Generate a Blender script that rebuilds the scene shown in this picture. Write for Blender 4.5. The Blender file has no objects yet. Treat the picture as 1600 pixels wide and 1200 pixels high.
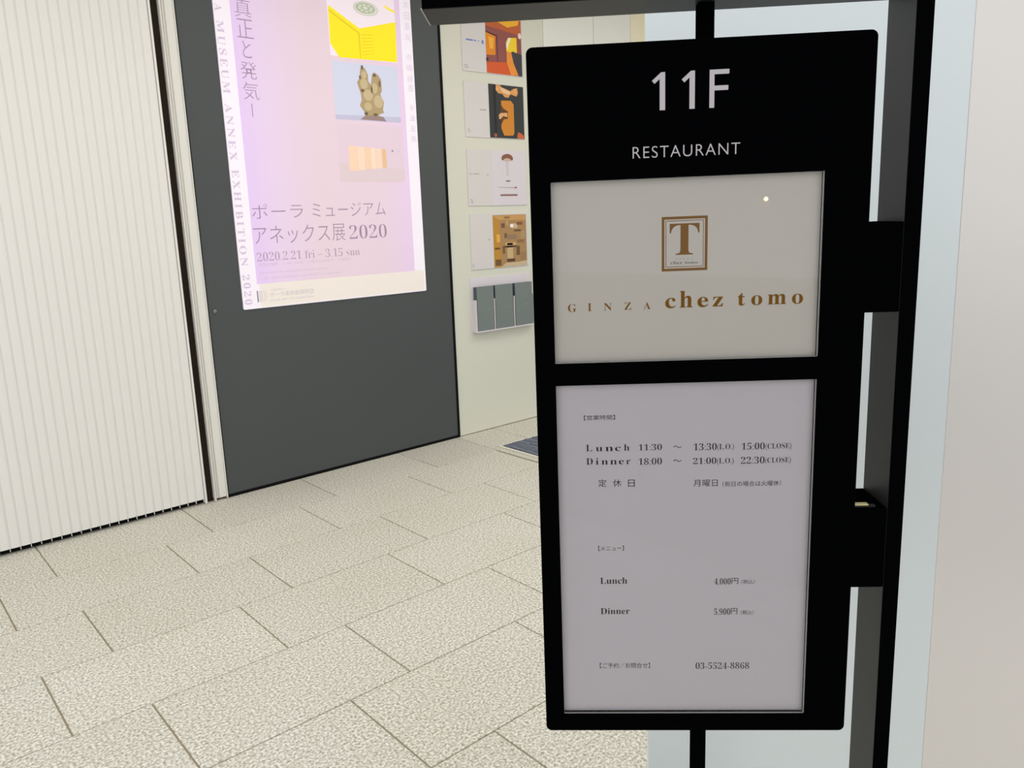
import bpy, bmesh, math, random
from mathutils import Matrix, Vector
random.seed(7)
SC = bpy.context.scene
COL = SC.collection
PI = math.pi

# ------------------------------------------------------------------ camera, world, lights, exposure
cam = bpy.data.cameras.new('camera')
cam.sensor_width = 36.0
cam.lens = 36.0 * 1220.59 / 1600.0
cam.shift_x = (800 - 780.76) / 1600.0
cam.shift_y = -(600 - 583.17) / 1600.0
cam.clip_start = 0.02
cam_ob = bpy.data.objects.new('camera', cam); COL.objects.link(cam_ob)
YAW, PITCH, ROLL, CAMZ = 0.707611, 0.191449, -0.039855, 1.35
fw = Vector((math.sin(YAW) * math.cos(PITCH), math.cos(YAW) * math.cos(PITCH), -math.sin(PITCH)))
rt = Vector((math.cos(YAW), -math.sin(YAW), 0)); up = rt.cross(fw)
r2 = rt * math.cos(ROLL) + up * math.sin(ROLL); u2 = -rt * math.sin(ROLL) + up * math.cos(ROLL)
cam_ob.matrix_world = Matrix(((r2.x, u2.x, -fw.x, 0), (r2.y, u2.y, -fw.y, 0), (r2.z, u2.z, -fw.z, CAMZ), (0, 0, 0, 1)))
SC.camera = cam_ob

world = bpy.data.worlds.new('world'); SC.world = world; world.use_nodes = True
bg = world.node_tree.nodes['Background']
bg.inputs[0].default_value = (0.92, 0.96, 1.0, 1); bg.inputs[1].default_value = 1.2

SANG = -0.76936                                        # heading of the sign across the passage
SD = Vector((math.cos(SANG), math.sin(SANG), 0)); SN = Vector((-math.sin(SANG), math.cos(SANG), 0))
def sp(u, d, z): return SD * u + SN * d + Vector((0, 0, z))

def area(name, loc, sx, sy, power, col, rot=(0, 0, 0)):
    l = bpy.data.lights.new(name, 'AREA'); l.shape = 'RECTANGLE'; l.size = sx; l.size_y = sy
    l.energy = power; l.color = col
    o = bpy.data.objects.new(name, l); o.location = loc; o.rotation_euler = rot; COL.objects.link(o); return o
area('ceiling_light_corridor', (1.6, 2.35, 2.94), 4.6, 1.2, 38, (1.0, 0.965, 0.91))
area('ceiling_light_entrance', (4.9, 2.2, 2.94), 1.6, 1.2, 18, (1.0, 0.965, 0.90))
lp = bpy.data.lights.new('street_lamp', 'POINT'); lp.energy = 0.65; lp.color = (1.0, 0.50, 0.18); lp.shadow_soft_size = 0.015
lpo = bpy.data.objects.new('street_lamp', lp); COL.objects.link(lpo)
lpo.location = sp(2.06, -5.8, 1.46)
vs = SC.view_settings
vs.view_transform = 'Standard'; vs.look = 'None'; vs.exposure = 0.0; vs.gamma = 1.0; vs.use_curve_mapping = False

# ------------------------------------------------------------------ materials
def lin(c): return tuple(((v / 255) / 12.92 if v <= 10 else (((v / 255) + 0.055) / 1.055) ** 2.4) for v in c)
def mat(name, rgb, rough=0.6, spec=0.5, emit=0.0, metal=0.0, srgb=True):
    m = bpy.data.materials.new(name); m.use_nodes = True
    b = m.node_tree.nodes['Principled BSDF']
    c = lin(rgb) if srgb else rgb
    b.inputs['Base Color'].default_value = (*c, 1)
    b.inputs['Roughness'].default_value = rough
    b.inputs['Specular IOR Level'].default_value = spec
    b.inputs['Metallic'].default_value = metal
    if emit:
        b.inputs['Emission Color'].default_value = (*c, 1); b.inputs['Emission Strength'].default_value = emit
    return m
def nodes(m): return m.node_tree.nodes, m.node_tree.links, m.node_tree.nodes['Principled BSDF']
def ramp(N, stops):
    r = N.new('ShaderNodeValToRGB'); e = r.color_ramp.elements
    while len(e) < len(stops): e.new(0.5)
    for k, (p, c) in enumerate(stops):
        e[k].position = p; e[k].color = (*lin(c), 1)
    return r
def bump_noise(m, scale, strength, dist=0.002, detail=3):
    N, L, b = nodes(m)
    g = N.new('ShaderNodeNewGeometry'); n = N.new('ShaderNodeTexNoise'); n.inputs['Scale'].default_value = scale
    n.inputs['Detail'].default_value = detail
    bp = N.new('ShaderNodeBump'); bp.inputs['Strength'].default_value = strength; bp.inputs['Distance'].default_value = dist
    L.new(g.outputs['Position'], n.inputs['Vector']); L.new(n.outputs['Fac'], bp.inputs['Height']); L.new(bp.outputs[0], b.inputs['Normal'])

# granite: bush-hammered speckle, grains of 5 to 8 mm
M_tile = mat('granite', (214, 206, 188), 0.75, 0.25)
N, L, b = nodes(M_tile)
g = N.new('ShaderNodeNewGeometry')
n1 = N.new('ShaderNodeTexNoise'); n1.inputs['Scale'].default_value = 125; n1.inputs['Detail'].default_value = 3.5; n1.inputs['Roughness'].default_value = 0.62
n2 = N.new('ShaderNodeTexNoise'); n2.inputs['Scale'].default_value = 2.2; n2.inputs['Detail'].default_value = 2
oi = N.new('ShaderNodeObjectInfo')
L.new(g.outputs['Position'], n1.inputs['Vector']); L.new(g.outputs['Position'], n2.inputs['Vector'])
r1 = ramp(N, [(0.34, (156, 151, 137)), (0.44, (197, 192, 179)), (0.51, (215, 211, 201)), (0.61, (244, 241, 234))])
L.new(n1.outputs['Fac'], r1.inputs[0])
mx = N.new('ShaderNodeMix'); mx.data_type = 'RGBA'; mx.blend_type = 'MULTIPLY'; mx.inputs[0].default_value = 1.0
r2_ = ramp(N, [(0.3, (250, 249, 246)), (0.7, (255, 255, 255))]); L.new(n2.outputs['Fac'], r2_.inputs[0])
L.new(r1.outputs[0], mx.inputs[6]); L.new(r2_.outputs[0], mx.inputs[7])
mx2 = N.new('ShaderNodeMix'); mx2.data_type = 'RGBA'; mx2.blend_type = 'MULTIPLY'; mx2.inputs[0].default_value = 1.0
r3_ = ramp(N, [(0.0, (250, 250, 248)), (1.0, (255, 255, 253))]); L.new(oi.outputs['Random'], r3_.inputs[0])
L.new(mx.outputs[2], mx2.inputs[6]); L.new(r3_.outputs[0], mx2.inputs[7]); L.new(mx2.outputs[2], b.inputs['Base Color'])
bp = N.new('ShaderNodeBump'); bp.inputs['Strength'].default_value = 0.12; bp.inputs['Distance'].default_value = 0.001
L.new(n1.outputs['Fac'], bp.inputs['Height']); L.new(bp.outputs[0], b.inputs['Normal'])

M_joint = mat('mortar', (158, 146, 122), 0.9, 0.1)
M_slat = mat('slat_plastic', (236, 233, 228), 0.42, 0.4)
M_fin = mat('slat_fin', (206, 202, 192), 0.45, 0.4)
M_trim = mat('white_trim', (232, 229, 222), 0.45, 0.4)
M_dark = mat('dark_gap', (48, 40, 32), 0.8, 0.1)
M_black = mat('black_base', (10, 10, 11), 0.7, 0.15)
M_board = mat('grey_laminate', (76, 79, 80), 0.5, 0.35); bump_noise(M_board, 60, 0.04)
M_cream = mat('cream_paint', (222, 221, 206), 0.6, 0.3)
M_pale = mat('pale_panel', (236, 236, 228), 0.5, 0.3)
M_warm = mat('warm_panel', (244, 234, 208), 0.6, 0.3)
M_ceil = mat('ceiling_paint', (225, 224, 220), 0.8, 0.2)
M_cool = mat('glossy_white', (222, 227, 226), 0.30, 0.5, metal=0.2)
M_cool2 = mat('glossy_white_warm', (228, 221, 215), 0.32, 0.5, metal=0.35)
M_face = mat('dark_reflection_black', (0.0014, 0.0015, 0.0018), 0.8, 0.0, srgb=False)  # same steel seen reflecting the dark street, put into the colour
M_sign = mat('matt_black_paint', (0.0012, 0.0013, 0.0016), 0.8, 0.0, srgb=False)
M_metal = mat('dark_steel', (0.011, 0.012, 0.011), 0.45, 0.36, srgb=False); bump_noise(M_metal, 900, 0.15, 0.0004)
M_letter = mat('silver_letter', (188, 179, 182), 0.5, 0.3)
M_paper1 = mat('card_insert', (213, 205, 194), 0.55, 0.2)
M_paper2 = mat('paper_insert', (210, 202, 205), 0.55, 0.2)
M_rim_highlight = mat('acrylic_edge_highlight', (196, 192, 186), 0.3, 0.5)
M_gold = mat('ochre_print', (134, 88, 0), 0.6, 0.0)
M_ink = mat('black_print', (26, 24, 28), 0.6, 0.2)
M_ink2 = mat('grey_print', (120, 112, 108), 0.6, 0.2)
M_brass = mat('brass_strip', (205, 190, 130), 0.35, 0.5)
M_screw = mat('steel_bolt', (120, 122, 126), 0.3, 0.5, metal=0.6)
M_white = mat('white_sheet', (222, 216, 214), 0.55, 0.2)
M_leaf = mat('leaflet_cover', (122, 131, 128), 0.5, 0.3)
M_leafd = mat('leaflet_edge', (78, 92, 98), 0.5, 0.3)
M_rack = mat('white_acrylic', (226, 218, 224), 0.3, 0.5)
M_mat = mat('mat_fibre', (122, 127, 140), 0.9, 0.1)
M_matd = mat('mat_base', (70, 74, 84), 0.95, 0.05)

def glass():
    m = bpy.data.materials.new('clear_acrylic'); m.use_nodes = True
    nt = m.node_tree; nt.nodes.clear()
    out = nt.nodes.new('ShaderNodeOutputMaterial'); t = nt.nodes.new('ShaderNodeBsdfTransparent'); gl = nt.nodes.new('ShaderNodeBsdfGlossy')
    gl.inputs['Roughness'].default_value = 0.015
    fr = nt.nodes.new('ShaderNodeFresnel'); fr.inputs['IOR'].default_value = 1.30
    mxs = nt.nodes.new('ShaderNodeMixShader')
    nt.links.new(fr.outputs[0], mxs.inputs[0]); nt.links.new(t.outputs[0], mxs.inputs[1]); nt.links.new(gl.outputs[0], mxs.inputs[2])
    nt.links.new(mxs.outputs[0], out.inputs[0]); return m
M_glass = glass()

LIT = 0.25                                              # the poster is a light box
def lit(name, rgb, e=LIT): return mat(name, rgb, 0.35, 0.3, emit=e)
M_pwhite = lit('lit_white', (240, 232, 242))
M_pfield = lit('lit_field', (232, 210, 228))
N, L, b = nodes(M_pfield)
g = N.new('ShaderNodeNewGeometry'); sx = N.new('ShaderNodeSeparateXYZ'); mr = N.new('ShaderNodeMapRange')
mr.inputs['From Min'].default_value = 1.688; mr.inputs['From Max'].default_value = 2.672
rp = ramp(N, [(0.0, (222, 196, 236)), (0.14, (224, 202, 228)), (0.40, (224, 203, 213)), (0.8, (225, 202, 216)), (1.0, (226, 200, 228))])
L.new(g.outputs['Position'], sx.inputs[0]); L.new(sx.outputs[0], mr.inputs[0]); L.new(mr.outputs[0], rp.inputs[0])
L.new(rp.outputs[0], b.inputs['Base Color']); L.new(rp.outputs[0], b.inputs['Emission Color'])
M_pband = lit('lit_cream', (232, 222, 214))
M_ptext = lit('lit_text', (156, 132, 156)); M_pdate = lit('lit_date', (176, 152, 174)); M_ptext2 = lit('lit_pale_text', (206, 190, 210)); M_ptext3 = lit('lit_faint_text', (210, 184, 206))
M_pname = lit('lit_name_text', (218, 204, 220)); M_pgrey = lit('lit_grey', (130, 126, 132)); M_pgrey2 = lit('lit_grey_pale', (200, 190, 196))

# ------------------------------------------------------------------ mesh helpers
# A frame is either the back wall's (x, depth, z) = world axes, or the sign's (across, depth, z).
ORG = {}                                                # origin, in frame coordinates, of each thing and its parts
def emp(name, label, cat, org, sign=False, group=None):
    o = bpy.data.objects.new(name, None); COL.objects.link(o); o.empty_display_size = 0.1
    o.location = sp(*org) if sign else org
    if sign: o.rotation_euler = (0, 0, SANG)
    ORG[o.name] = Vector(org); o['label'] = label; o['category'] = cat
    if group: o['group'] = group
    return o
def link(name, me, m, parent, label=None):
    o = bpy.data.objects.new(name, me); COL.objects.link(o)
    if m is not None and not me.materials: me.materials.append(m)
    if parent is not None:
        o.parent = parent; ORG[o.name] = ORG[parent.name]
    if label: o['label'] = label
    return o
def obj(name, bm, m, parent=None, label=None, org=None):
    off = ORG[parent.name] if parent is not None else Vector(org or (0, 0, 0))
    bmesh.ops.translate(bm, verts=bm.verts, vec=-off)
    me = bpy.data.meshes.new(name); bm.to_mesh(me); bm.free()
    o = link(name, me, m, parent, label)
    if parent is None: ORG[o.name] = Vector(off)
    return o
def struct(name, bm, m, parent=None, org=(0, 0, 0), sign=False):
    o = obj(name, bm, m, parent, org=org)
    if parent is None:
        o['kind'] = 'structure'; o.location = sp(*org) if sign else org
        if sign: o.rotation_euler = (0, 0, SANG)
    return o
def box(x0, x1, y0, y1, z0, z1, bev=0.0, bm=None, seg=1):
    own = bm is None; t = bmesh.new()
    bmesh.ops.create_cube(t, size=1)
    for v in t.verts:
        v.co = Vector(((x0 + x1) / 2 + v.co.x * (x1 - x0), (y0 + y1) / 2 + v.co.y * (y1 - y0), (z0 + z1) / 2 + v.co.z * (z1 - z0)))
    if bev: bmesh.ops.bevel(t, geom=t.edges[:], offset=bev, segments=seg, affect='EDGES')
    if own: return t
    me = bpy.data.meshes.new('tmp'); t.to_mesh(me); t.free(); bm.from_mesh(me); bpy.data.meshes.remove(me); return bm
def poly(pts, d, bm=None):
    bm = bm or bmesh.new()
    vs_ = [bm.verts.new((a, d, c)) for a, c in pts]
    f = bm.faces.new(vs_); f.normal_update(); bmesh.ops.triangulate(bm, faces=[f], ngon_method='EAR_CLIP'); return bm
def rect(x0, x1, z0, z1): return [(x0, z0), (x1, z0), (x1, z1), (x0, z1)]
def ell(cx, cz, rx, rz, n=16): return [(cx + rx * math.cos(2 * PI * k / n), cz + rz * math.sin(2 * PI * k / n)) for k in range(n)]
def rounded(x0, x1, z0, z1, r, n=5):
    p = []
    for cx, cz, a0 in ((x1 - r, z0 + r, -PI / 2), (x1 - r, z1 - r, 0), (x0 + r, z1 - r, PI / 2), (x0 + r, z0 + r, PI)):
        for k in range(n + 1):
            a = a0 + PI / 2 * k / n; p.append((cx + r * math.cos(a), cz + r * math.sin(a)))
    return p
def plate(outlines, d0, d1, bevel=0.0):
    """Sheet with holes, between depths d0 and d1, from closed outlines in (across, z)."""
    c = bpy.data.curves.new('tmp', 'CURVE'); c.dimensions = '2D'; c.fill_mode = 'BOTH'
    c.extrude = (d1 - d0) / 2 - bevel; c.bevel_depth = bevel; c.bevel_resolution = 1; c.offset = -bevel
    for o_ in outlines:
        s_ = c.splines.new('POLY'); s_.points.add(len(o_) - 1); s_.use_cyclic_u = True
        for k, (a, z_) in enumerate(o_): s_.points[k].co = (a, z_, 0, 1)
    o = bpy.data.objects.new('tmp', c); COL.objects.link(o); bpy.context.view_layer.update()
    me = bpy.data.meshes.new_from_object(o.evaluated_get(bpy.context.evaluated_depsgraph_get()))
    bpy.data.objects.remove(o); bpy.data.curves.remove(c)
    bm = bmesh.new(); bm.from_mesh(me); bpy.data.meshes.remove(me)
    for v in bm.verts: v.co = Vector((v.co.x, (d0 + d1) / 2 - v.co.z, v.co.y))
    return bm

# ------------------------------------------------------------------ lettering
def serif(s):
    o = ''
    for ch in s:
        if 'A' <= ch <= 'Z': o += chr(0x1D400 + ord(ch) - 65)
        elif 'a' <= ch <= 'z': o += chr(0x1D41A + ord(ch) - 97)
        elif '0' <= ch <= '9': o += chr(0x1D7CE + ord(ch) - 48)
        else: o += ch
    return o
_tc = {}
def glyphs(body, off=0.0, res=3, sp_=1.0):
    key = (body, off, res, sp_)
    if key not in _tc:
        c = bpy.data.curves.new('tmp', 'FONT'); c.body = body; c.offset = off; c.resolution_u = res; c.space_character = sp_
        o = bpy.data.objects.new('tmp', c); COL.objects.link(o); bpy.context.view_layer.update()
        me = bpy.data.meshes.new_from_object(o.evaluated_get(bpy.context.evaluated_depsgraph_get()))
        bpy.data.objects.remove(o); bpy.data.curves.remove(c)
        v = [(q.co.x, q.co.y) for q in me.vertices]; f = [tuple(p.vertices) for p in me.polygons]
        bpy.data.meshes.remove(me); _tc[key] = (v, f)
    return _tc[key]
def text(bm, body, a0, z0, a1, z1, d, off=0.0, rot=False, res=3, sp_=1.0):
    """Fit the lettering's own outline into a box on the plane at depth d."""
    v, f = glyphs(body, off, res, sp_)
    if not v: return bm
    x0 = min(p[0] for p in v); x1 = max(p[0] for p in v); y0 = min(p[1] for p in v); y1 = max(p[1] for p in v)
    w = max(x1 - x0, 1e-6); h = max(y1 - y0, 1e-6)
    if not rot: P = [(a0 + (p[0] - x0) / w * (a1 - a0), d, z0 + (p[1] - y0) / h * (z1 - z0)) for p in v]
    else: P = [(a0 + (p[1] - y0) / h * (a1 - a0), d, z1 - (p[0] - x0) / w * (z1 - z0)) for p in v]
    bv = [bm.verts.new(p) for p in P]
    for q in f:
        try: bm.faces.new([bv[k] for k in q])
        except ValueError: pass
    return bm

# ------------------------------------------------------------------ the setting
WY = 3.872
fl = struct('floor', box(-1.8, 6.6, -1.4, 4.0, -0.10, -0.0032), M_joint)
struct('street', box(-14, 14, -14, -1.41, -0.16, -0.012), mat('street_paving', (168, 164, 158), 0.9, 0.1))
TW, TL, J = 0.3985, 0.6445, 0.0042
def tile(x0, x1, y0, y1, share={}):
    w = round(x1 - x0, 4); h = round(y1 - y0, 4)
    if (w, h) not in share:
        t = box(0.0006, w - J - 0.0006, 0, h - J, -0.03, 0.0)
        top = [e for e in t.edges if all(abs(v.co.z) < 1e-6 for v in e.verts)]
        bmesh.ops.bevel(t, geom=top, offset=0.0012, segments=1, affect='EDGES')
        me = bpy.data.meshes.new('tile'); t.to_mesh(me); t.free(); me.materials.append(M_tile); share[(w, h)] = me
    o = link('tile', share[(w, h)], None, fl); o.location = (x0 + J / 2, y0 + J / 2, random.uniform(-0.0004, 0.0))
XB = 2.925
for r in range(-7, 6):
    y0 = 1.472 + TW * r; y1 = y0 + TW if r < 5 else 3.90
    ph = 0.334 if r % 2 == 0 else 0.545
    k = -4
    while ph + TL * k < XB - 0.01:
        a = ph + TL * k; b_ = min(a + TL, XB)
        if b_ - a > 0.05: tile(a, b_, y0, y1)
        k += 1
    ph2 = XB if r % 2 == 0 else XB - 0.34
    for k in range(6):
        a = max(ph2 + TL * k, XB); b_ = min(ph2 + TL * (k + 1), 6.5)
        if b_ - a <= 0.05: continue
        if y0 < 3.50 and y1 > 1.2 and b_ > 2.98 and a < 4.6: # room for the mat set into the floor
            if r == 5:
                if a < 2.95: tile(a, 2.975, y0, 3.53)
                tile(a, b_, 3.53, y1); continue
            if a < 2.95:
                tile(a, 2.975, y0, min(y1, 3.53)); continue
            if b_ > 4.65: tile(4.62, b_, y0, y1)
            continue
        tile(a, b_, y0, y1)
wb = struct('wall_back', box(-1.8, 6.6, WY + 0.03, WY + 0.15, 0, 3.02), M_black)
# ribbed cladding: one slat after another, each with a thin fin along its right edge
P = 0.0406
me_slat = None
XR = 1.303
nsl = 76
for k in range(nsl):
    x = XR - P * (k + 1)
    if k == 0:
        t = bmesh.new()
        y0 = WY - 0.010
        prof = [(-0.0028, y0 + 0.004), (0.004, y0 + 0.001), (0.016, y0), (P - 0.0046, y0 + 0.0010), (P - 0.0046, y0 - 0.0018), (P - 0.0028, y0 - 0.0018), (P - 0.0028, WY + 0.025), (-0.0028, WY + 0.025)]
        lo = [t.verts.new((a, c, 0.028)) for a, c in prof]; hi = [t.verts.new((a, c, 2.98)) for a, c in prof]
        t.faces.new(lo); t.faces.new(hi[::-1])
        for q in range(len(prof)): t.faces.new((lo[q], hi[q], hi[(q + 1) % len(prof)], lo[(q + 1) % len(prof)]))
        box(P - 0.0046, P - 0.0028, y0 - 0.003, y0 + 0.008, 0.015, 0.030, bm=t)
        bmesh.ops.recalc_face_normals(t, faces=t.faces)
        me_slat = bpy.data.meshes.new('slat'); t.to_mesh(me_slat); t.free(); me_slat.materials.append(M_slat)
    o = link('slat', me_slat, None, wb); o.location = (x, 0, 0)
struct('edge_fin', box(1.303, 1.313, WY - 0.016, WY + 0.02, 0.004, 2.98, 0.001), M_slat, wb)
struct('recess', box(1.313, 1.352, WY + 0.016, WY + 0.03, 0.0, 2.98), M_dark, wb)
tr = struct('trim_1', box(1.355, 1.421, WY - 0.002, WY + 0.028, 0.012, 2.98, 0.001), M_trim, org=(1.39, WY, 0))
box_ = [(1.3515, 1.3575, -0.022, 0.002), (1.366, 1.372, -0.007, 0.003), (1.378, 1.4165, -0.010, 0.003), (1.4165, 1.4215, -0.016, 0.01)]
for a, b_, c, d_ in box_: struct('ridge', box(a, b_, WY + c, WY + d_, 0.004 if b_ < 1.36 or a > 1.41 else 0.014, 2.98, 0.0012), M_trim, tr)
# notice wall and the panels beyond it
pn = [(2.954, 3.797, M_cream), (3.800, 4.283, M_pale), (4.287, 4.678, M_pale), (4.681, 5.05, M_warm), (5.054, 6.6, M_pale)]
for a, b_, m in pn: struct('panel', box(a, b_, WY, WY + 0.028, 0.004, 3.0, 0.0015), m, wb)
struct('ceiling', box(-1.8, 6.6, 1.0, 4.0, 3.0, 3.08), M_ceil)
struct('wall_far', box(6.5, 6.6, -1.4, 3.90, 0, 3.02), M_pale)
# glossy white cladding just behind the sign
wr = struct('wall_right', box(0.19, 2.2, 1.312, 1.34, 0, 3.0), M_ceil, org=(0.3, 1.3, 0), sign=True)
struct('panel', box(0.167, 0.6615, 1.300, 1.312, 0.003, 3.0, 0.0008), M_cool, wr)
struct('panel', box(0.6616, 1.75, 1.300, 1.312, 0.003, 3.0, 0.0008), M_cool2, wr)

# ------------------------------------------------------------------ grey display board with the light-box poster
db = emp('display_board', 'dark grey full-height board carrying the lit pink poster, left of the notice wall', 'board', (2.18, WY, 0))
obj('panel', box(1.4275, 2.938, WY - 0.004, WY + 0.028, 0.018, 2.98, 0.001), M_board, db)
obj('edge_strip', box(1.4225, 1.4285, WY - 0.008, WY + 0.02, 0.006, 2.98), M_black, db)
obj('edge_strip', box(2.938, 2.953, WY - 0.008, WY + 0.02, 0.004, 2.98), M_black, db)
obj('plinth', box(1.4275, 2.938, WY - 0.001, WY + 0.02, 0.0, 0.018), M_black, db)
t = bmesh.new(); bmesh.ops.create_uvsphere(t, u_segments=16, v_segments=8, radius=0.013)
for v in t.verts: v.co = Vector((1.4605 + v.co.x, WY - 0.004 + v.co.y * 0.7, 0.966 + v.co.z))
o = obj('bolt', t, M_screw, db, 'small round steel bolt')
for p in o.data.polygons: p.use_smooth = True

po = emp('poster', 'tall backlit pink and white exhibition poster on the dark grey board', 'poster', (2.177, WY - 0.004, 0.96))
PF = WY - 0.012
obj('light_box', plate([rounded(1.606, 2.7475, 0.960, 2.72, 0.007)], PF, WY - 0.004), M_pwhite, po)
obj('printed_field', poly(rect(1.688, 2.672, 1.084, 2.72), PF - 0.0004), M_pfield, po)
obj('lower_band', poly(rect(1.70, 2.735, 0.966, 1.084), PF - 0.0003), M_pband, po)
D1 = PF - 0.0008
def word(name, items, m, parent, d, label=None, off=0.0, rot=False, res=3, sp_=1.0):
    t = bmesh.new()
    for it in items: text(t, it[0], *it[1:5], d, off, rot, res, sp_)
    return obj(name, t, m, parent, label)
for it in ((serif('A'), 1.6125, 2.3865, 1.648, 2.421), (serif('MUSEUM'), 1.6130, 2.013, 1.649, 2.346), (serif('ANNEX'), 1.6135, 1.697, 1.650, 1.966), (serif('EXHIBITION'), 1.6145, 1.180, 1.651, 1.654), (serif('2020'), 1.616, 0.984, 1.654, 1.1365)):
    word('lettering', [it], M_ptext2, po, D1, None, 0.0, True, 4, 1.32)
hd = [('真', 1.7104, 2.3758, 1.7934, 2.4597), ('正', 1.713, 2.28, 1.7967, 2.3664), ('と', 1.7323, 2.1878, 1.7765, 2.2665), ('発', 1.7121, 2.0893, 1.7962, 2.1701), ('気', 1.7149, 1.9921, 1.7963, 2.0736)]
for it in hd: word('lettering', [it], M_ptext, po, D1, None, -0.014)
obj('dash', poly(rect(1.7505, 1.7545, 1.9106, 1.9736), D1), M_ptext, po)
for it in (('ポーラ', 1.6977, 1.413, 1.980, 1.486), ('ミュージアム', 2.034, 1.413, 2.4936, 1.486), ('アネックス展', 1.6957, 1.2825, 2.2234, 1.3744)): word('lettering', [it], M_ptext, po, D1, None, -0.012)
word('lettering', [(serif('2020'), 2.2496, 1.2879, 2.4924, 1.3625)], M_ptext, po, D1, None, -0.020)
word('lettering', [(serif('2020.2.21 fri – 3.15 sun'), 1.7023, 1.198, 2.3052, 1.2430)], M_pdate, po, D1, None, -0.018)
for it in (('会期中無休　11:00－20:00（入場は19:30まで）入場無料', 1.7056, 1.1720, 2.2474, 1.1885), ('Open everyday during the exhibition period', 1.7085, 1.1300, 2.1004, 1.1465), ('11:00 - 20:00 (Entrance until 19:30) Free admission', 1.7055, 1.1010, 2.1847, 1.1165)): word('lettering', [it], M_ptext3, po, D1, None, 0.0, False, 2)
# emblem of upright bars, the right ones bowed
em = bmesh.new(); em2 = bmesh.new()
poly(rect(1.683, 1.6895, 0.992, 1.050), D1, em); poly(rect(1.6955, 1.7005, 0.992, 1.050), D1, em2)
for j, (x, w, bow) in enumerate(((1.7065, 0.0035, 0.004), (1.7185, 0.0028, 0.009), (1.7300, 0.0022, 0.012))):
    L_ = []; R_ = []
    for q in range(9):
        z_ = 0.992 + 0.058 * q / 8; s_ = math.sin(PI * q / 8) * bow * (1 if q < 9 else 1)
        L_.append((x + s_ - bow * 0.4, z_)); R_.append((x + s_ - bow * 0.4 + w, z_))
    poly(L_ + R_[::-1], D1, em2)
obj('emblem', em, M_pgrey, po); obj('emblem', em2, M_pgrey2, po)
for it in (('公益財団法人', 1.7601, 1.0440, 1.8432, 1.0530), ('ポーラ美術振興財団', 1.7533, 1.0110, 2.0032, 1.0370), ('POLA ART FOUNDATION', 1.7547, 0.9890, 2.002, 0.9995)): word('lettering', [it], M_pgrey2, po, D1 , None, 0.0, False, 2)
nm = [('太', 2.5473, 2.5829), ('田', 2.4845, 2.5254), ('泰', 2.4294, 2.4715), ('友', 2.3751, 2.4137), ('寺', 2.2654, 2.3035), ('嶋', 2.21, 2.2488), ('綾', 2.1513, 2.1891), ('香', 2.0996, 2.1373), ('半', 1.9912, 2.0284), ('澤', 1.9348, 1.9686), ('友', 1.8782, 1.9155), ('美', 1.8213, 1.8586)]
for c_, a, b_ in nm: word('lettering', [(c_, 2.698, a, 2.738, b_)], M_pname, po, D1, None, 0.0, False, 2)
# three printed pictures
D2, D3, D4 = PF - 0.0008, PF - 0.0012, PF - 0.0016
pic = obj('picture', poly(rect(2.215, 2.637, 2.247, 2.66), D2), lit('lit_book_ground', (240, 226, 236)), po, 'picture of a yellow box with a white top')
M_y = lit('lit_yellow', (243, 222, 4), 0.3); M_y2 = lit('lit_dark_yellow', (222, 200, 6), 0.3); M_gr = lit('lit_sage', (178, 184, 158)); M_gr2 = lit('lit_sage_pale', (214, 216, 204))
obj('yellow_box', poly([(2.2222, 2.4965), (2.4037, 2.4021), (2.639, 2.463), (2.634, 2.2507), (2.2677, 2.2418), (2.2185, 2.3074)], D3), M_y, pic)
obj('box_corner', poly([(2.2222, 2.478), (2.4030, 2.3800), (2.4030, 2.2500), (2.395, 2.2500), (2.392, 2.375), (2.2222, 2.466)], D4), M_y2, pic)
ln = bmesh.new()
for j in range(7): poly([(2.412, 2.372 - j * 0.017), (2.49, 2.380 - j * 0.016), (2.49, 2.377 - j * 0.016), (2.412, 2.367 - j * 0.017)], D4, ln)
obj('box_lines', ln, M_y2, pic)
obj('upper_yellow', poly([(2.2222, 2.55), (2.2222, 2.525), (2.33, 2.66), (2.30, 2.66)], D3), M_y, pic)
obj('upper_yellow', poly([(2.56, 2.545), (2.637, 2.520), (2.637, 2.508), (2.58, 2.528)], D3), M_y, pic)
dd = bmesh.new(); poly(ell(2.452, 2.508, 0.078, 0.036, 28), D3, dd); obj('disc', dd, M_gr, pic)
dd = bmesh.new(); poly(ell(2.452, 2.508, 0.075, 0.034, 28), D3 - 0.0002, dd); obj('disc', dd, M_gr2, pic)
dd = bmesh.new(); poly(ell(2.449, 2.510, 0.062, 0.027, 24), D3 - 0.0004, dd); obj('disc', dd, M_gr, pic)
dd = bmesh.new()
for j in range(8):
    a = 2 * PI * j / 8 + 0.2
    poly(ell(2.449 + 0.038 * math.cos(a), 2.510 + 0.016 * math.sin(a), 0.010, 0.005, 8), D3 - 0.0006, dd)
poly(ell(2.449, 2.511, 0.014, 0.008, 10), D3 - 0.0006, dd)
obj('disc_marks', dd, M_gr2, pic)
pic = obj('picture', poly([(2.2185, 1.924), (2.636, 1.9245), (2.633, 2.2240), (2.2185, 2.2205)], D2), lit('lit_lilac', (206, 208, 228)), po, 'picture of a tan stone-like sculpture')
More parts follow.
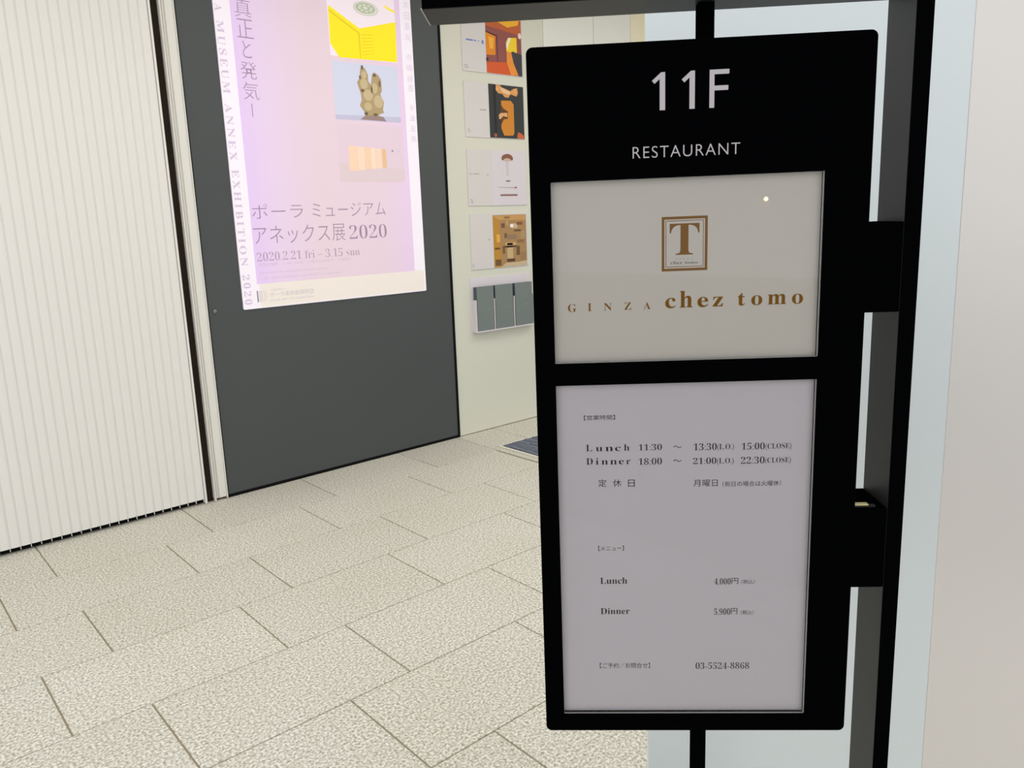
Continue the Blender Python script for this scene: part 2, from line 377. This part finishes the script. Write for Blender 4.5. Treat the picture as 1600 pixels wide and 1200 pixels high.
sc = [(2.4028, 2.214), (2.4233, 2.1936), (2.4372, 2.1657), (2.4364, 2.1323), (2.4536, 2.117), (2.4618, 2.1678), (2.4765, 2.1841), (2.5012, 2.1712), (2.5201, 2.1475), (2.5206, 2.0883), (2.5088, 2.0705), (2.5296, 2.0293), (2.5198, 1.986), (2.5273, 1.9735), (2.497, 1.9633), (2.4834, 1.9497), (2.4527, 1.9549), (2.4058, 1.9473), (2.4006, 1.9706), (2.373, 2.0025), (2.3876, 2.0327), (2.385, 2.0617), (2.373, 2.0983), (2.3651, 2.1225), (2.3819, 2.1445), (2.3912, 2.1948)]
obj('table', poly([(2.2185, 1.924), (2.636, 1.9245), (2.636, 1.955), (2.2185, 1.948)], D3), lit('lit_table', (192, 188, 212)), pic)
obj('plinth', poly([(2.3700, 1.930), (2.5395, 1.9269), (2.52, 1.950), (2.4527, 1.960), (2.40, 1.950)], D3 - 0.0001), lit('lit_plinth', (150, 128, 124)), pic)
obj('sculpture', poly(sc, D4), lit('lit_tan', (172, 150, 110)), pic)
t = bmesh.new()
for cx, cz, rx, rz in ((2.408, 2.118, 0.024, 0.028), (2.412, 2.165, 0.016, 0.02), (2.43, 2.06, 0.03, 0.03), (2.494, 2.03, 0.03, 0.034), (2.475, 2.10, 0.018, 0.028), (2.425, 2.0, 0.024, 0.022)): poly(ell(cx, cz, rx, rz), D4 - 0.0003, t)
obj('sculpture_lights', t, lit('lit_tan_pale', (194, 174, 136)), pic)
t = bmesh.new()
for cx, cz, rx, rz in ((2.402, 2.203, 0.007, 0.012), (2.396, 2.082, 0.012, 0.008), (2.478, 2.168, 0.010, 0.009), (2.508, 2.125, 0.006, 0.018), (2.41, 1.962, 0.012, 0.010), (2.47, 1.960, 0.014, 0.008), (2.455, 2.09, 0.006, 0.02), (2.385, 2.150, 0.006, 0.01)): poly(ell(cx, cz, rx, rz, 10), D4 - 0.0006, t)
obj('sculpture_shadows', t, lit('lit_tan_dark', (112, 90, 64)), pic)
pic = obj('picture', poly([(2.2191, 1.597), (2.640, 1.598), (2.640, 1.9040), (2.2185, 1.8985)], D2), lit('lit_mauve', (222, 200, 213)), po, 'picture of pale wooden boards')
obj('picture_floor', poly([(2.2191, 1.597), (2.640, 1.598), (2.640, 1.665), (2.2188, 1.70)], D3), lit('lit_mauve_floor', (218, 198, 203)), pic)
wd = [(2.2817, 2.335), (2.337, 2.382), (2.384, 2.42), (2.422, 2.452), (2.455, 2.492), (2.496, 2.5221)]
cols = [(240, 206, 178), (244, 212, 188), (238, 202, 172), (244, 214, 190), (240, 208, 184), (226, 186, 142)]
for k, (a, b_) in enumerate(wd):
    f0 = (a - 2.28) / 0.245; f1 = (b_ - 2.28) / 0.245
    obj('board', poly([(a, 1.654 + 0.022 * f0), (b_, 1.654 + 0.022 * f1), (b_, 1.789 - 0.014 * f1), (a, 1.789 - 0.014 * f0)], D4), lit('lit_wood', cols[k]), pic)
obj('floor_mark', poly(ell(2.566, 1.768, 0.007, 0.006, 8), D4), M_ptext, pic); obj('floor_mark', poly(ell(2.604, 1.766, 0.006, 0.006, 8), D4), M_ptext2, pic)

for o in po.children_recursive:
    if o.name.split('.')[0] in ('sculpture_shadows', 'sculpture_lights', 'disc_marks', 'box_lines'): o['kind'] = 'stuff'
# ------------------------------------------------------------------ notice cards on the cream wall
def card(label, z0, z1):
    t = emp('notice_card', label, 'card', (3.35, WY, z0), group='notice cards on the cream wall')
    obj('sheet', box(3.112, 3.604, WY - 0.005, WY, z0, z1, 0.0008), M_white, t)
    return t
CD = WY - 0.0054
def fmat(n_, c): return mat(n_, c, 0.5, 0.25)
def marks(parent, rows, m):
    t = bmesh.new()
    for x0, x1, z0, z1 in rows: poly(rect(x0, x1, z0, z1), CD, t)
    o = obj('print_marks', t, m, parent); o['kind'] = 'stuff'; return o
M_g = fmat('faint_ink', (172, 166, 164)); M_bl = fmat('blue_ink', (120, 134, 204))
c1 = card('topmost notice card with a photo of an orange dining room', 2.252, 2.592)
ph = obj('photo', box(3.302, 3.597, WY - 0.0058, WY - 0.005, 2.256, 2.590), fmat('photo_mauve', (150, 84, 78)), c1)
Q = WY - 0.0062
def lay(name, pts, rgb, parent, k=0): return obj(name, poly(pts, Q - 0.0003 * k), fmat('photo_' + name, rgb), parent)
lay('ceiling_shade', [(3.302, 2.53), (3.302, 2.59), (3.597, 2.59), (3.597, 2.50)], (196, 98, 52), ph)
lay('ceiling_glow', [(3.391, 2.580), (3.41, 2.558), (3.4827, 2.5374), (3.5698, 2.560), (3.58, 2.59), (3.39, 2.59)], (248, 182, 50), ph, 1)
lay('window', [(3.302, 2.4929), (3.3813, 2.4819), (3.3752, 2.3649), (3.302, 2.3603)], (236, 142, 34), ph, 1)
lay('window_glow', [(3.322, 2.470), (3.365, 2.462), (3.360, 2.40), (3.330, 2.40)], (252, 182, 60), ph, 2)
lay('dark_beam', [(3.302, 2.500), (3.385, 2.484), (3.385, 2.474), (3.302, 2.4915)], (92, 52, 50), ph, 2)
lay('dark_post', [(3.3845, 2.484), (3.3975, 2.484), (3.398, 2.3286), (3.3890, 2.3286)], (112, 62, 70), ph, 1)
lay('red_table', [(3.302, 2.318), (3.4636, 2.3300), (3.58, 2.256), (3.302, 2.256)], (222, 92, 44), ph, 1)
lay('doorway', [(3.4663, 2.450), (3.485, 2.478), (3.5567, 2.4849), (3.5566, 2.3863), (3.4668, 2.3962)], (252, 212, 40), ph, 1)
lay('door_glow', [(3.4663, 2.43), (3.485, 2.478), (3.512, 2.478), (3.490, 2.44), (3.478, 2.40)], (252, 240, 214), ph, 2)
lay('table_shine', [(3.468, 2.394), (3.507, 2.394), (3.530, 2.33), (3.565, 2.262), (3.50, 2.256), (3.468, 2.33)], (242, 150, 60), ph, 2)
lay('dark_chair', [(3.507, 2.394), (3.52, 2.400), (3.597, 2.3863), (3.597, 2.256), (3.566, 2.256), (3.525, 2.33)], (66, 62, 68), ph, 3)
lay('lamp_glow', ell(3.583, 2.498, 0.014, 0.018), (250, 222, 216), ph, 2)
lay('dark_corner', ell(3.308, 2.334, 0.010, 0.012), (70, 40, 50), ph, 2)
marks(c1, [(3.145, 3.200, 2.428, 2.437), (3.206, 3.225, 2.429, 2.436), (3.235, 3.252, 2.432, 2.435), (3.268, 3.284, 2.420, 2.440)], M_bl)
marks(c1, [(3.122, 3.150, 2.285, 2.289), (3.124, 3.156, 2.277, 2.280), (3.126, 3.160, 2.269, 2.272)], M_g)
c2 = card('second notice card down with a dark photo of an orange screen', 1.867, 2.194)
ph = obj('photo', box(3.307, 3.600, WY - 0.0058, WY - 0.005, 1.870, 2.192), fmat('photo_night', (56, 58, 58)), c2)
lay('dark_band', rect(3.345, 3.366, 1.870, 2.192), (38, 40, 42), ph)
lay('petals', [(3.3677, 2.191), (3.40, 2.191), (3.415, 2.178), (3.49, 2.160), (3.515, 2.175), (3.548, 2.182), (3.553, 2.150), (3.540, 2.130), (3.49, 2.140), (3.47, 2.118), (3.44, 2.120), (3.42, 2.138), (3.385, 2.140), (3.368, 2.165)], (226, 160, 96), ph, 1)
lay('petal_lights', [(3.40, 2.178), (3.43, 2.172), (3.49, 2.152), (3.475, 2.135), (3.42, 2.148)], (244, 200, 154), ph, 2)
lay('petal_tip', ell(3.529, 2.160, 0.014, 0.014), (238, 170, 100), ph, 2); lay('petal_tip', ell(3.378, 2.165, 0.012, 0.014), (238, 176, 110), ph, 2)
lay('orange_screen', [(3.408, 2.098), (3.490, 2.1010), (3.513, 2.080), (3.512, 1.905), (3.500, 1.888), (3.425, 1.886), (3.402, 1.93)], (214, 138, 48), ph, 1)
lay('screen_shadow', [(3.404, 2.075), (3.425, 2.050), (3.4621, 2.035), (3.460, 1.99), (3.425, 1.985), (3.402, 1.95), (3.398, 2.02)], (100, 62, 36), ph, 2)
lay('hand', [(3.386, 1.985), (3.384, 2.010), (3.400, 2.022), (3.455, 2.026), (3.458, 2.000), (3.42, 2.004), (3.398, 1.985)], (232, 176, 120), ph, 3)
lay('orange_spot', [(3.536, 1.871), (3.596, 1.871), (3.592, 1.893), (3.575, 1.902), (3.548, 1.912), (3.538, 1.895)], (206, 104, 62), ph, 1)
lay('orange_spot', ell(3.353, 1.886, 0.012, 0.013), (170, 92, 62), ph, 1)
marks(c2, [(3.232, 3.244, 2.029, 2.037), (3.248, 3.258, 2.029, 2.037), (3.262, 3.280, 2.029, 2.037)], M_g)
marks(c2, [(3.126, 3.142, 1.916, 1.919), (3.128, 3.148, 1.907, 1.910), (3.130, 3.152, 1.898, 1.901)], M_g)
c3 = card('third notice card down, white with a small brown dome drawing', 1.4525, 1.795)
obj('right_page', box(3.306, 3.604, WY - 0.0056, WY - 0.005, 1.4525, 1.795), fmat('page_lilac', (224, 216, 222)), c3)
Q3 = CD - 0.0006
def flat(name, pts, rgb, parent, d): return obj(name, poly(pts, d), fmat('print_' + name, rgb), parent)
flat('dome', [(3.394, 1.738), (3.394, 1.750), (3.402, 1.762), (3.418, 1.770), (3.445, 1.774), (3.470, 1.770), (3.485, 1.760), (3.492, 1.748), (3.490, 1.736), (3.476, 1.732), (3.47, 1.742), (3.44, 1.748), (3.415, 1.742), (3.408, 1.732)], (142, 92, 72), c3, Q3 - 0.0004)
flat('dome_underside', [(3.408, 1.732), (3.415, 1.745), (3.44, 1.750), (3.47, 1.744), (3.476, 1.732), (3.44, 1.727)], (208, 182, 168), c3, Q3 - 0.0003)
flat('stem', rect(3.430, 3.452, 1.640, 1.727), (214, 206, 204), c3, Q3 - 0.0003)
flat('brown_bar', rect(3.425, 3.462, 1.601, 1.609), (128, 104, 98), c3, Q3 - 0.0003)
flat('thin_rule', [(3.356, 1.564), (3.510, 1.560), (3.510, 1.566), (3.356, 1.568)], (196, 176, 172), c3, Q3 - 0.0003)
flat('red_dot', ell(3.508, 1.5635, 0.009, 0.006, 10), (176, 84, 74), c3, Q3 - 0.0004)
flat('brown_bar', rect(3.373, 3.521, 1.511, 1.522), (150, 110, 102), c3, Q3 - 0.0003)
marks(c3, [(3.125, 3.150, 1.645, 1.649), (3.160, 3.205, 1.645, 1.650), (3.268, 3.280, 1.640, 1.646)], M_g)
marks(c3, [(3.128, 3.140, 1.489, 1.494), (3.128, 3.146, 1.480, 1.484), (3.128, 3.148, 1.471, 1.475)], M_g)
c4 = card('lowest notice card, with a photo of a warm-lit shop interior', 1.056, 1.402)
ph = obj('photo', box(3.300, 3.588, WY - 0.0058, WY - 0.005, 1.060, 1.392), fmat('photo_amber', (176, 138, 92)), c4)
lay('shop_left', [(3.300, 1.385), (3.352, 1.36), (3.362, 1.06), (3.300, 1.06)], (196, 142, 58), ph)
lay('shop_ceiling', [(3.300, 1.388), (3.588, 1.390), (3.588, 1.355), (3.352, 1.36)], (206, 158, 96), ph)
for x, z, w, h, c in ((3.385, 1.325, .030, .028, (122, 84, 72)), (3.42, 1.340, .018, .030, (196, 160, 116)), (3.485, 1.320, .05, .03, (210, 182, 150)), (3.53, 1.335, .05, .018, (140, 92, 60)), (3.51, 1.29, .06, .012, (110, 82, 62)), (3.405, 1.26, .02, .03, (120, 86, 66)), (3.46, 1.25, .08, .03, (152, 126, 98)), (3.555, 1.26, .04, .05, (182, 150, 106)), (3.535, 1.22, .06, .02, (148, 112, 76)), (3.42, 1.375, .05, .012, (150, 110, 76)), (3.44, 1.16, .05, .10, (204, 178, 130)), (3.445, 1.10, .07, .02, (96, 66, 48)), (3.445, 1.205, .09, .016, (222, 176, 128)), (3.445, 1.188, .10, .010, (92, 62, 46)), (3.385, 1.17, .02, .05, (120, 90, 56)), (3.51, 1.16, .03, .06, (116, 86, 60)), (3.33, 1.18, .045, .012, (110, 76, 40)), (3.335, 1.09, .05, .04, (120, 88, 52)), (3.34, 1.245, .03, .05, (236, 176, 76)), (3.555, 1.12, .05, .06, (160, 128, 88))):
    lay('shop_fitting', rect(x - w / 2, x + w / 2, z - h / 2, z + h / 2), c, ph, 1)
lay('shop_floor', [(3.36, 1.06), (3.588, 1.06), (3.588, 1.095), (3.52, 1.085), (3.40, 1.085)], (206, 184, 150), ph)
lay('ceiling_lamp', ell(3.4595, 1.3214, 0.016, 0.012), (255, 246, 232), ph, 2)
marks(c4, [(3.262, 3.270, 1.236, 1.243)], M_ink2)
marks(c4, [(3.118, 3.128, 1.092, 1.096), (3.119, 3.132, 1.083, 1.087), (3.120, 3.138, 1.074, 1.077)], M_g)

# leaflet rack with three leaflets
rk = emp('leaflet_rack', 'white acrylic leaflet rack on the wall below the notice cards', 'rack', (3.35, WY, 0.664))
obj('back_plate', box(3.092, 3.612, WY - 0.004, WY, 0.664, 1.006, 0.001), M_rack, rk)
obj('ledge', box(3.100, 3.612, WY - 0.045, WY - 0.004, 0.660, 0.668, 0.001), M_rack, rk)
for x in (3.103, 3.2555, 3.4265, 3.600): obj('divider', box(x, x + 0.006, WY - 0.042, WY - 0.004, 0.668, 0.868, 0.0008), M_rack, rk)
for k, (x, w) in enumerate(((3.115, 0.138), (3.268, 0.150), (3.440, 0.152))):
    lf = emp('leaflet', ['grey-green leaflet in the left slot of the rack', 'grey-green leaflet in the middle slot of the rack', 'grey-green leaflet in the right slot of the rack, next to the black sign'][k], 'leaflet', (x + w / 2, WY - 0.02, 0.669), group='leaflets in the rack')
    obj('cover', box(x, x + w, WY - 0.040, WY - 0.036, 0.669, 0.950, 0.0006), M_leaf, lf)
    obj('pages', box(x + 0.0005, x + w - 0.002, WY - 0.036, WY - 0.006, 0.669, 0.948), M_leafd, lf)
    t = bmesh.new()
    poly(rect(x + 0.085, x + 0.100, 0.803, 0.808), WY - 0.0404, t); poly(rect(x + 0.104, x + 0.112, 0.803, 0.808), WY - 0.0404, t)
    obj('print_marks', t, fmat('leaflet_ink', (142, 152, 148)), lf)['kind'] = 'stuff'

# floor mat set into the paving
fm = emp('floor_mat', 'slate blue ribbed entrance mat set in the paving behind the sign', 'mat', (3.8, 2.4, 0))
obj('base', box(3.003, 4.60, 1.30, 3.518, -0.012, -0.003), M_matd, fm)
t = bmesh.new(); x = 3.010; k = 0
while x < 4.58:
    zt = 0.001 + 0.003 * random.random(); ys = 1.305
    while ys < 3.51:
        ln_ = random.uniform(0.05, 0.16); ye = min(ys + ln_, 3.514)
        dx = random.uniform(-0.003, 0.003)
        box(x + dx, x + dx + 0.016, ys, ye - 0.004, -0.005, zt + random.uniform(-0.001, 0.002), bm=t); ys = ye
    x += 0.022
o = obj('ribs', t, M_mat, fm); o['kind'] = 'stuff'
obj('rim', box(2.979, 3.002, 1.29, 3.528, -0.012, 0.0005, 0.0004), mat('pale_metal', (232, 226, 212), 0.4, 0.4), fm)
obj('rim', box(3.002, 4.61, 3.519, 3.528, -0.012, 0.0005, 0.0004), bpy.data.materials['pale_metal'], fm)

# ------------------------------------------------------------------ the black stand and its sign board
st = emp('sign_stand', 'black steel frame of post, top beam and rod that carries the restaurant sign', 'stand', (0.384, 0.884, 0), sign=True)
obj('post', box(0.3755, 0.3925, 0.850, 0.918, 0.008, 1.615, 0.0007), M_metal, st)
obj('beam', box(-0.1175, 0.3755, 0.850, 0.918, 1.566, 1.615, 0.0009), M_metal, st)
obj('front_darkening', box(0.3755, 0.3925, 0.8492, 0.8502, 0.008, 1.615), M_face, st)  # added sheets that paint the dark reflection on post and beam fronts
obj('front_darkening', box(-0.1172, 0.3755, 0.8492, 0.8502, 1.5665, 1.615), M_face, st)
obj('end_highlight', box(-0.1187, -0.1175, 0.850, 0.918, 1.5660, 1.5672), mat('edge_highlight', (190, 186, 180), 0.4, 0.4), st, 'painted pale highlight along the beam end')  # added sliver; the bright reflection on the bevel is painted into its colour
obj('rod', box(0.1680, 0.1848, 0.882, 0.898, 0.008, 1.5664, 0.0006), M_sign, st)
obj('base_plate', box(-0.14, 0.42, 0.80, 0.99, 0.0, 0.008, 0.001), M_metal, st)

sb = emp('sign_board', 'black hanging restaurant sign board with two grey-white inserts, in front', 'sign', (0.1635, 0.86, 0.7414), sign=True)
W1 = (0.0092, 0.2929, 1.1932, 1.3888); W2 = (0.0092, 0.2929, 0.7626, 1.1685)
obj('panel', plate([rounded(-0.0127, 0.3397, 0.7414, 1.5238, 0.0068, 8), rect(*W1)[::-1], rect(*W2)[::-1]], 0.850, 0.8615), M_sign, sb)
obj('housing', box(-0.0115, 0.3385, 0.8615, 0.8815, 0.7430, 1.5222, 0.002), M_sign, sb)
for z0, z1 in ((1.2394, 1.3340), (0.9238, 1.0187)): obj('bracket', box(0.3370, 0.3756, 0.8505, 0.9175, z0, z1, 0.0006), M_sign, sb)
obj('shim', box(0.3398, 0.3560, 0.8540, 0.8600, 1.0210, 1.0226), M_brass, sb, 'thin brass strip on the lower bracket')
obj('shim', box(0.3398, 0.3640, 0.8540, 0.8600, 1.0190, 1.0207), M_metal, sb)
obj('numerals', poly([(0.1233, 1.4561), (0.1289, 1.4561), (0.1289, 1.4933), (0.1248, 1.4933), (0.1154, 1.4853), (0.1180, 1.4822), (0.1233, 1.4868)], 0.8497), M_letter, sb)
obj('numerals', poly([(0.1535, 1.4561), (0.1590, 1.4561), (0.1590, 1.4933), (0.1549, 1.4933), (0.1456, 1.4853), (0.1482, 1.4822), (0.1535, 1.4868)], 0.8497), M_letter, sb)
obj('numerals', poly([(0.1737, 1.4561), (0.1787, 1.4561), (0.1787, 1.4730), (0.1922, 1.4730), (0.1927, 1.4737), (0.1927, 1.4777), (0.1787, 1.4777), (0.1787, 1.4887), (0.1931, 1.4887), (0.1935, 1.4896), (0.1935, 1.4933), (0.1737, 1.4933)], 0.8497), M_letter, sb)
word('lettering', [('RESTAURANT', 0.0954, 1.4091, 0.2057, 1.4208)], M_letter, sb, 0.8497, None, -0.010, False, 6, 1.14)

def insert(Wn, m, label):
    u0, u1, z0, z1 = Wn
    p = obj('insert_sheet', box(u0 + 0.0002, u1 - 0.0002, 0.8585, 0.8614, z0 + 0.0002, z1 - 0.0002), m, sb, label)
    for q in ((u1 - 0.0010, u1, z0, z1), (u0, u1, z0, z0 + 0.0010)):
        obj('rim', box(q[0], q[1], 0.8524, 0.8532, q[2], q[3]), M_rim_highlight, p)  # pale slivers paint the bevel highlight on two pane edges
    obj('pane', box(u0, u1, 0.8512, 0.8522, z0, z1), M_glass, p)
    return p
i1 = insert(W1, M_paper1, 'grey-white card with an ochre emblem')
i2 = insert(W2, M_paper2, 'grey-white sheet of opening hours')
DP = 0.85835; KS = 0.8583 / 0.8535
def deep(it): return (it[0], it[1] * KS, CAMZ + (it[2] - CAMZ) * KS, it[3] * KS, CAMZ + (it[4] - CAMZ) * KS)
_word = word
def word(name, items, m, parent, d, *a): return _word(name, [deep(i_) for i_ in items], m, parent, d, *a)
def drect(a0, a1, z0, z1): return rect(a0 * KS, a1 * KS, CAMZ + (z0 - CAMZ) * KS, CAMZ + (z1 - CAMZ) * KS)
GI = [('G', 0.0247, 1.25, 0.0337, 1.2587), ('I', 0.0461, 1.2504, 0.0504, 1.2589), ('N', 0.0636, 1.2503, 0.0722, 1.2585), ('Z', 0.0857, 1.2506, 0.0934, 1.2585), ('A', 0.1063, 1.2505, 0.1142, 1.2581)]
CH = [('c', 0.1297, 1.2506, 0.1411, 1.2619), ('h', 0.1453, 1.251, 0.159, 1.269), ('e', 0.1642, 1.2507, 0.1758, 1.2618), ('z', 0.1804, 1.251, 0.1914, 1.2615), ('t', 0.2072, 1.251, 0.2149, 1.2647), ('o', 0.2214, 1.2509, 0.2331, 1.2617), ('m', 0.2388, 1.2513, 0.2583, 1.2622), ('o', 0.2643, 1.2509, 0.276, 1.2619)]
word('lettering', [(serif(c_[0]), *c_[1:]) for c_ in GI], M_gold, i1, DP, None, -0.006, False, 6)
word('lettering', [(serif(c_[0]), *c_[1:]) for c_ in CH], M_gold, i1, DP, None, 0.002, False, 8)
word('lettering', [(serif('T'), 0.1344, 1.3077, 0.1657, 1.3406)], M_gold, i1, DP, None, 0.0, False, 10)
word('lettering', [(serif('G'), 0.1410, 1.3023, 0.1425, 1.3041), (serif('I'), 0.1452, 1.3023, 0.1460, 1.3041), (serif('N'), 0.1486, 1.3023, 0.1502, 1.3041), (serif('Z'), 0.1530, 1.3024, 0.1544, 1.3042), (serif('A'), 0.1571, 1.3025, 0.1586, 1.3043)], mat('pale_print', (165, 155, 140), 0.6, 0.2), i1, DP, None, 0.0, False, 3)
word('lettering', [(serif('chez'), 0.1354, 1.2978, 0.1476, 1.3012), (serif('tomo'), 0.1506, 1.2978, 0.1642, 1.3008)], M_ink2, i1, DP, None, 0.0, False, 4)
obj('emblem_border', plate([drect(0.1260, 0.1743, 1.2906, 1.3480), drect(0.1288, 0.1715, 1.2934, 1.3452)[::-1]], DP - 0.00005, DP + 0.0001), M_gold, i1)
obj('emblem_border', plate([drect(0.1302, 0.1701, 1.2948, 1.3438), drect(0.1308, 0.1695, 1.2954, 1.3432)[::-1]], DP - 0.00005, DP + 0.0001), M_gold, i1)
SHEET = [
('【営業時間】',0,0.0397,1.1277,0.0743,1.1333),
('11:30',1,0.1004,1.0912,0.1263,1.0984),('18:00',1,0.1003,1.0743,0.1263,1.082),
('〜',0,0.1389,1.0932,0.1481,1.0958),('〜',0,0.139,1.0770,0.1482,1.0796),
('13:30',1,0.1616,1.0899,0.187,1.0979),('(L.O.)',2,0.1878,1.0884,0.2059,1.0969),('15:00',1,0.2145,1.0894,0.2398,1.0973),('(CLOSE)',2,0.2406,1.088,0.2689,1.0961),
('21:00',1,0.1611,1.0738,0.1868,1.0812),('(L.O.)',2,0.1876,1.0719,0.2059,1.0805),('22:30',1,0.2139,1.073,0.24,1.0811),('(CLOSE)',2,0.2408,1.0717,0.2689,1.0798),
('定',0,0.0546,1.0491,0.064,1.0579),('休',0,0.0712,1.0488,0.0808,1.0576),('日',0,0.0883,1.0484,0.0958,1.057),
('月曜日',0,0.1616,1.0472,0.1887,1.0553),('（祝日の場合は火曜休）',0,0.1941,1.0465,0.2589,1.0528),
('【メニュー】',0,0.0534,0.9712,0.0829,0.9774),
('Lunch',1,0.055,0.93,0.0864,0.9379),('4,000',1,0.1864,0.9266,0.2052,0.9354),('円',0,0.2061,0.9281,0.2138,0.9356),('（税込）',0,0.2173,0.9281,0.2325,0.9335),
('Dinner',1,0.0549,0.8917,0.089,0.8996),('5,900',1,0.1865,0.8885,0.2052,0.8976),('円',0,0.206,0.8902,0.2134,0.8979),('（税込）',0,0.2174,0.8894,0.2322,0.8953),
('【ご予約／お問合せ】',0,0.053,0.8217,0.1124,0.8286),('03-5524-8868',1,0.166,0.8202,0.2284,0.8286)]
for s_, md, a, b_, c_, d_ in SHEET:
    word('lettering', [(serif(s_) if md else s_, a, b_, c_, d_)], M_ink, i2, DP, None, (-0.008 if md == 1 and ',' in s_ else -0.012 if md == 1 and not s_[0].isalpha() else -0.004 if md == 1 else -0.008 if md == 2 else 0.0), False, 3)
LU = [('L', 0.0414, 1.0915, 0.0484, 1.0991), ('u', 0.0524, 1.0912, 0.0601, 1.0962), ('n', 0.0632, 1.0912, 0.0719, 1.0963), ('c', 0.074, 1.091, 0.0805, 1.0961), ('h', 0.084, 1.0913, 0.0901, 1.0988)]
DI = [('D', 0.0415, 1.0757, 0.0489, 1.0833), ('i', 0.0522, 1.0756, 0.0552, 1.0834), ('n', 0.0587, 1.0755, 0.0659, 1.0806), ('n', 0.0684, 1.0754, 0.076, 1.0806), ('e', 0.0781, 1.0753, 0.0837, 1.0806), ('r', 0.0865, 1.0753, 0.0911, 1.0805)]
for ls in (LU, DI): word('lettering', [(serif(c_[0]), *c_[1:]) for c_ in ls], M_ink, i2, DP, None, -0.006, False, 3)
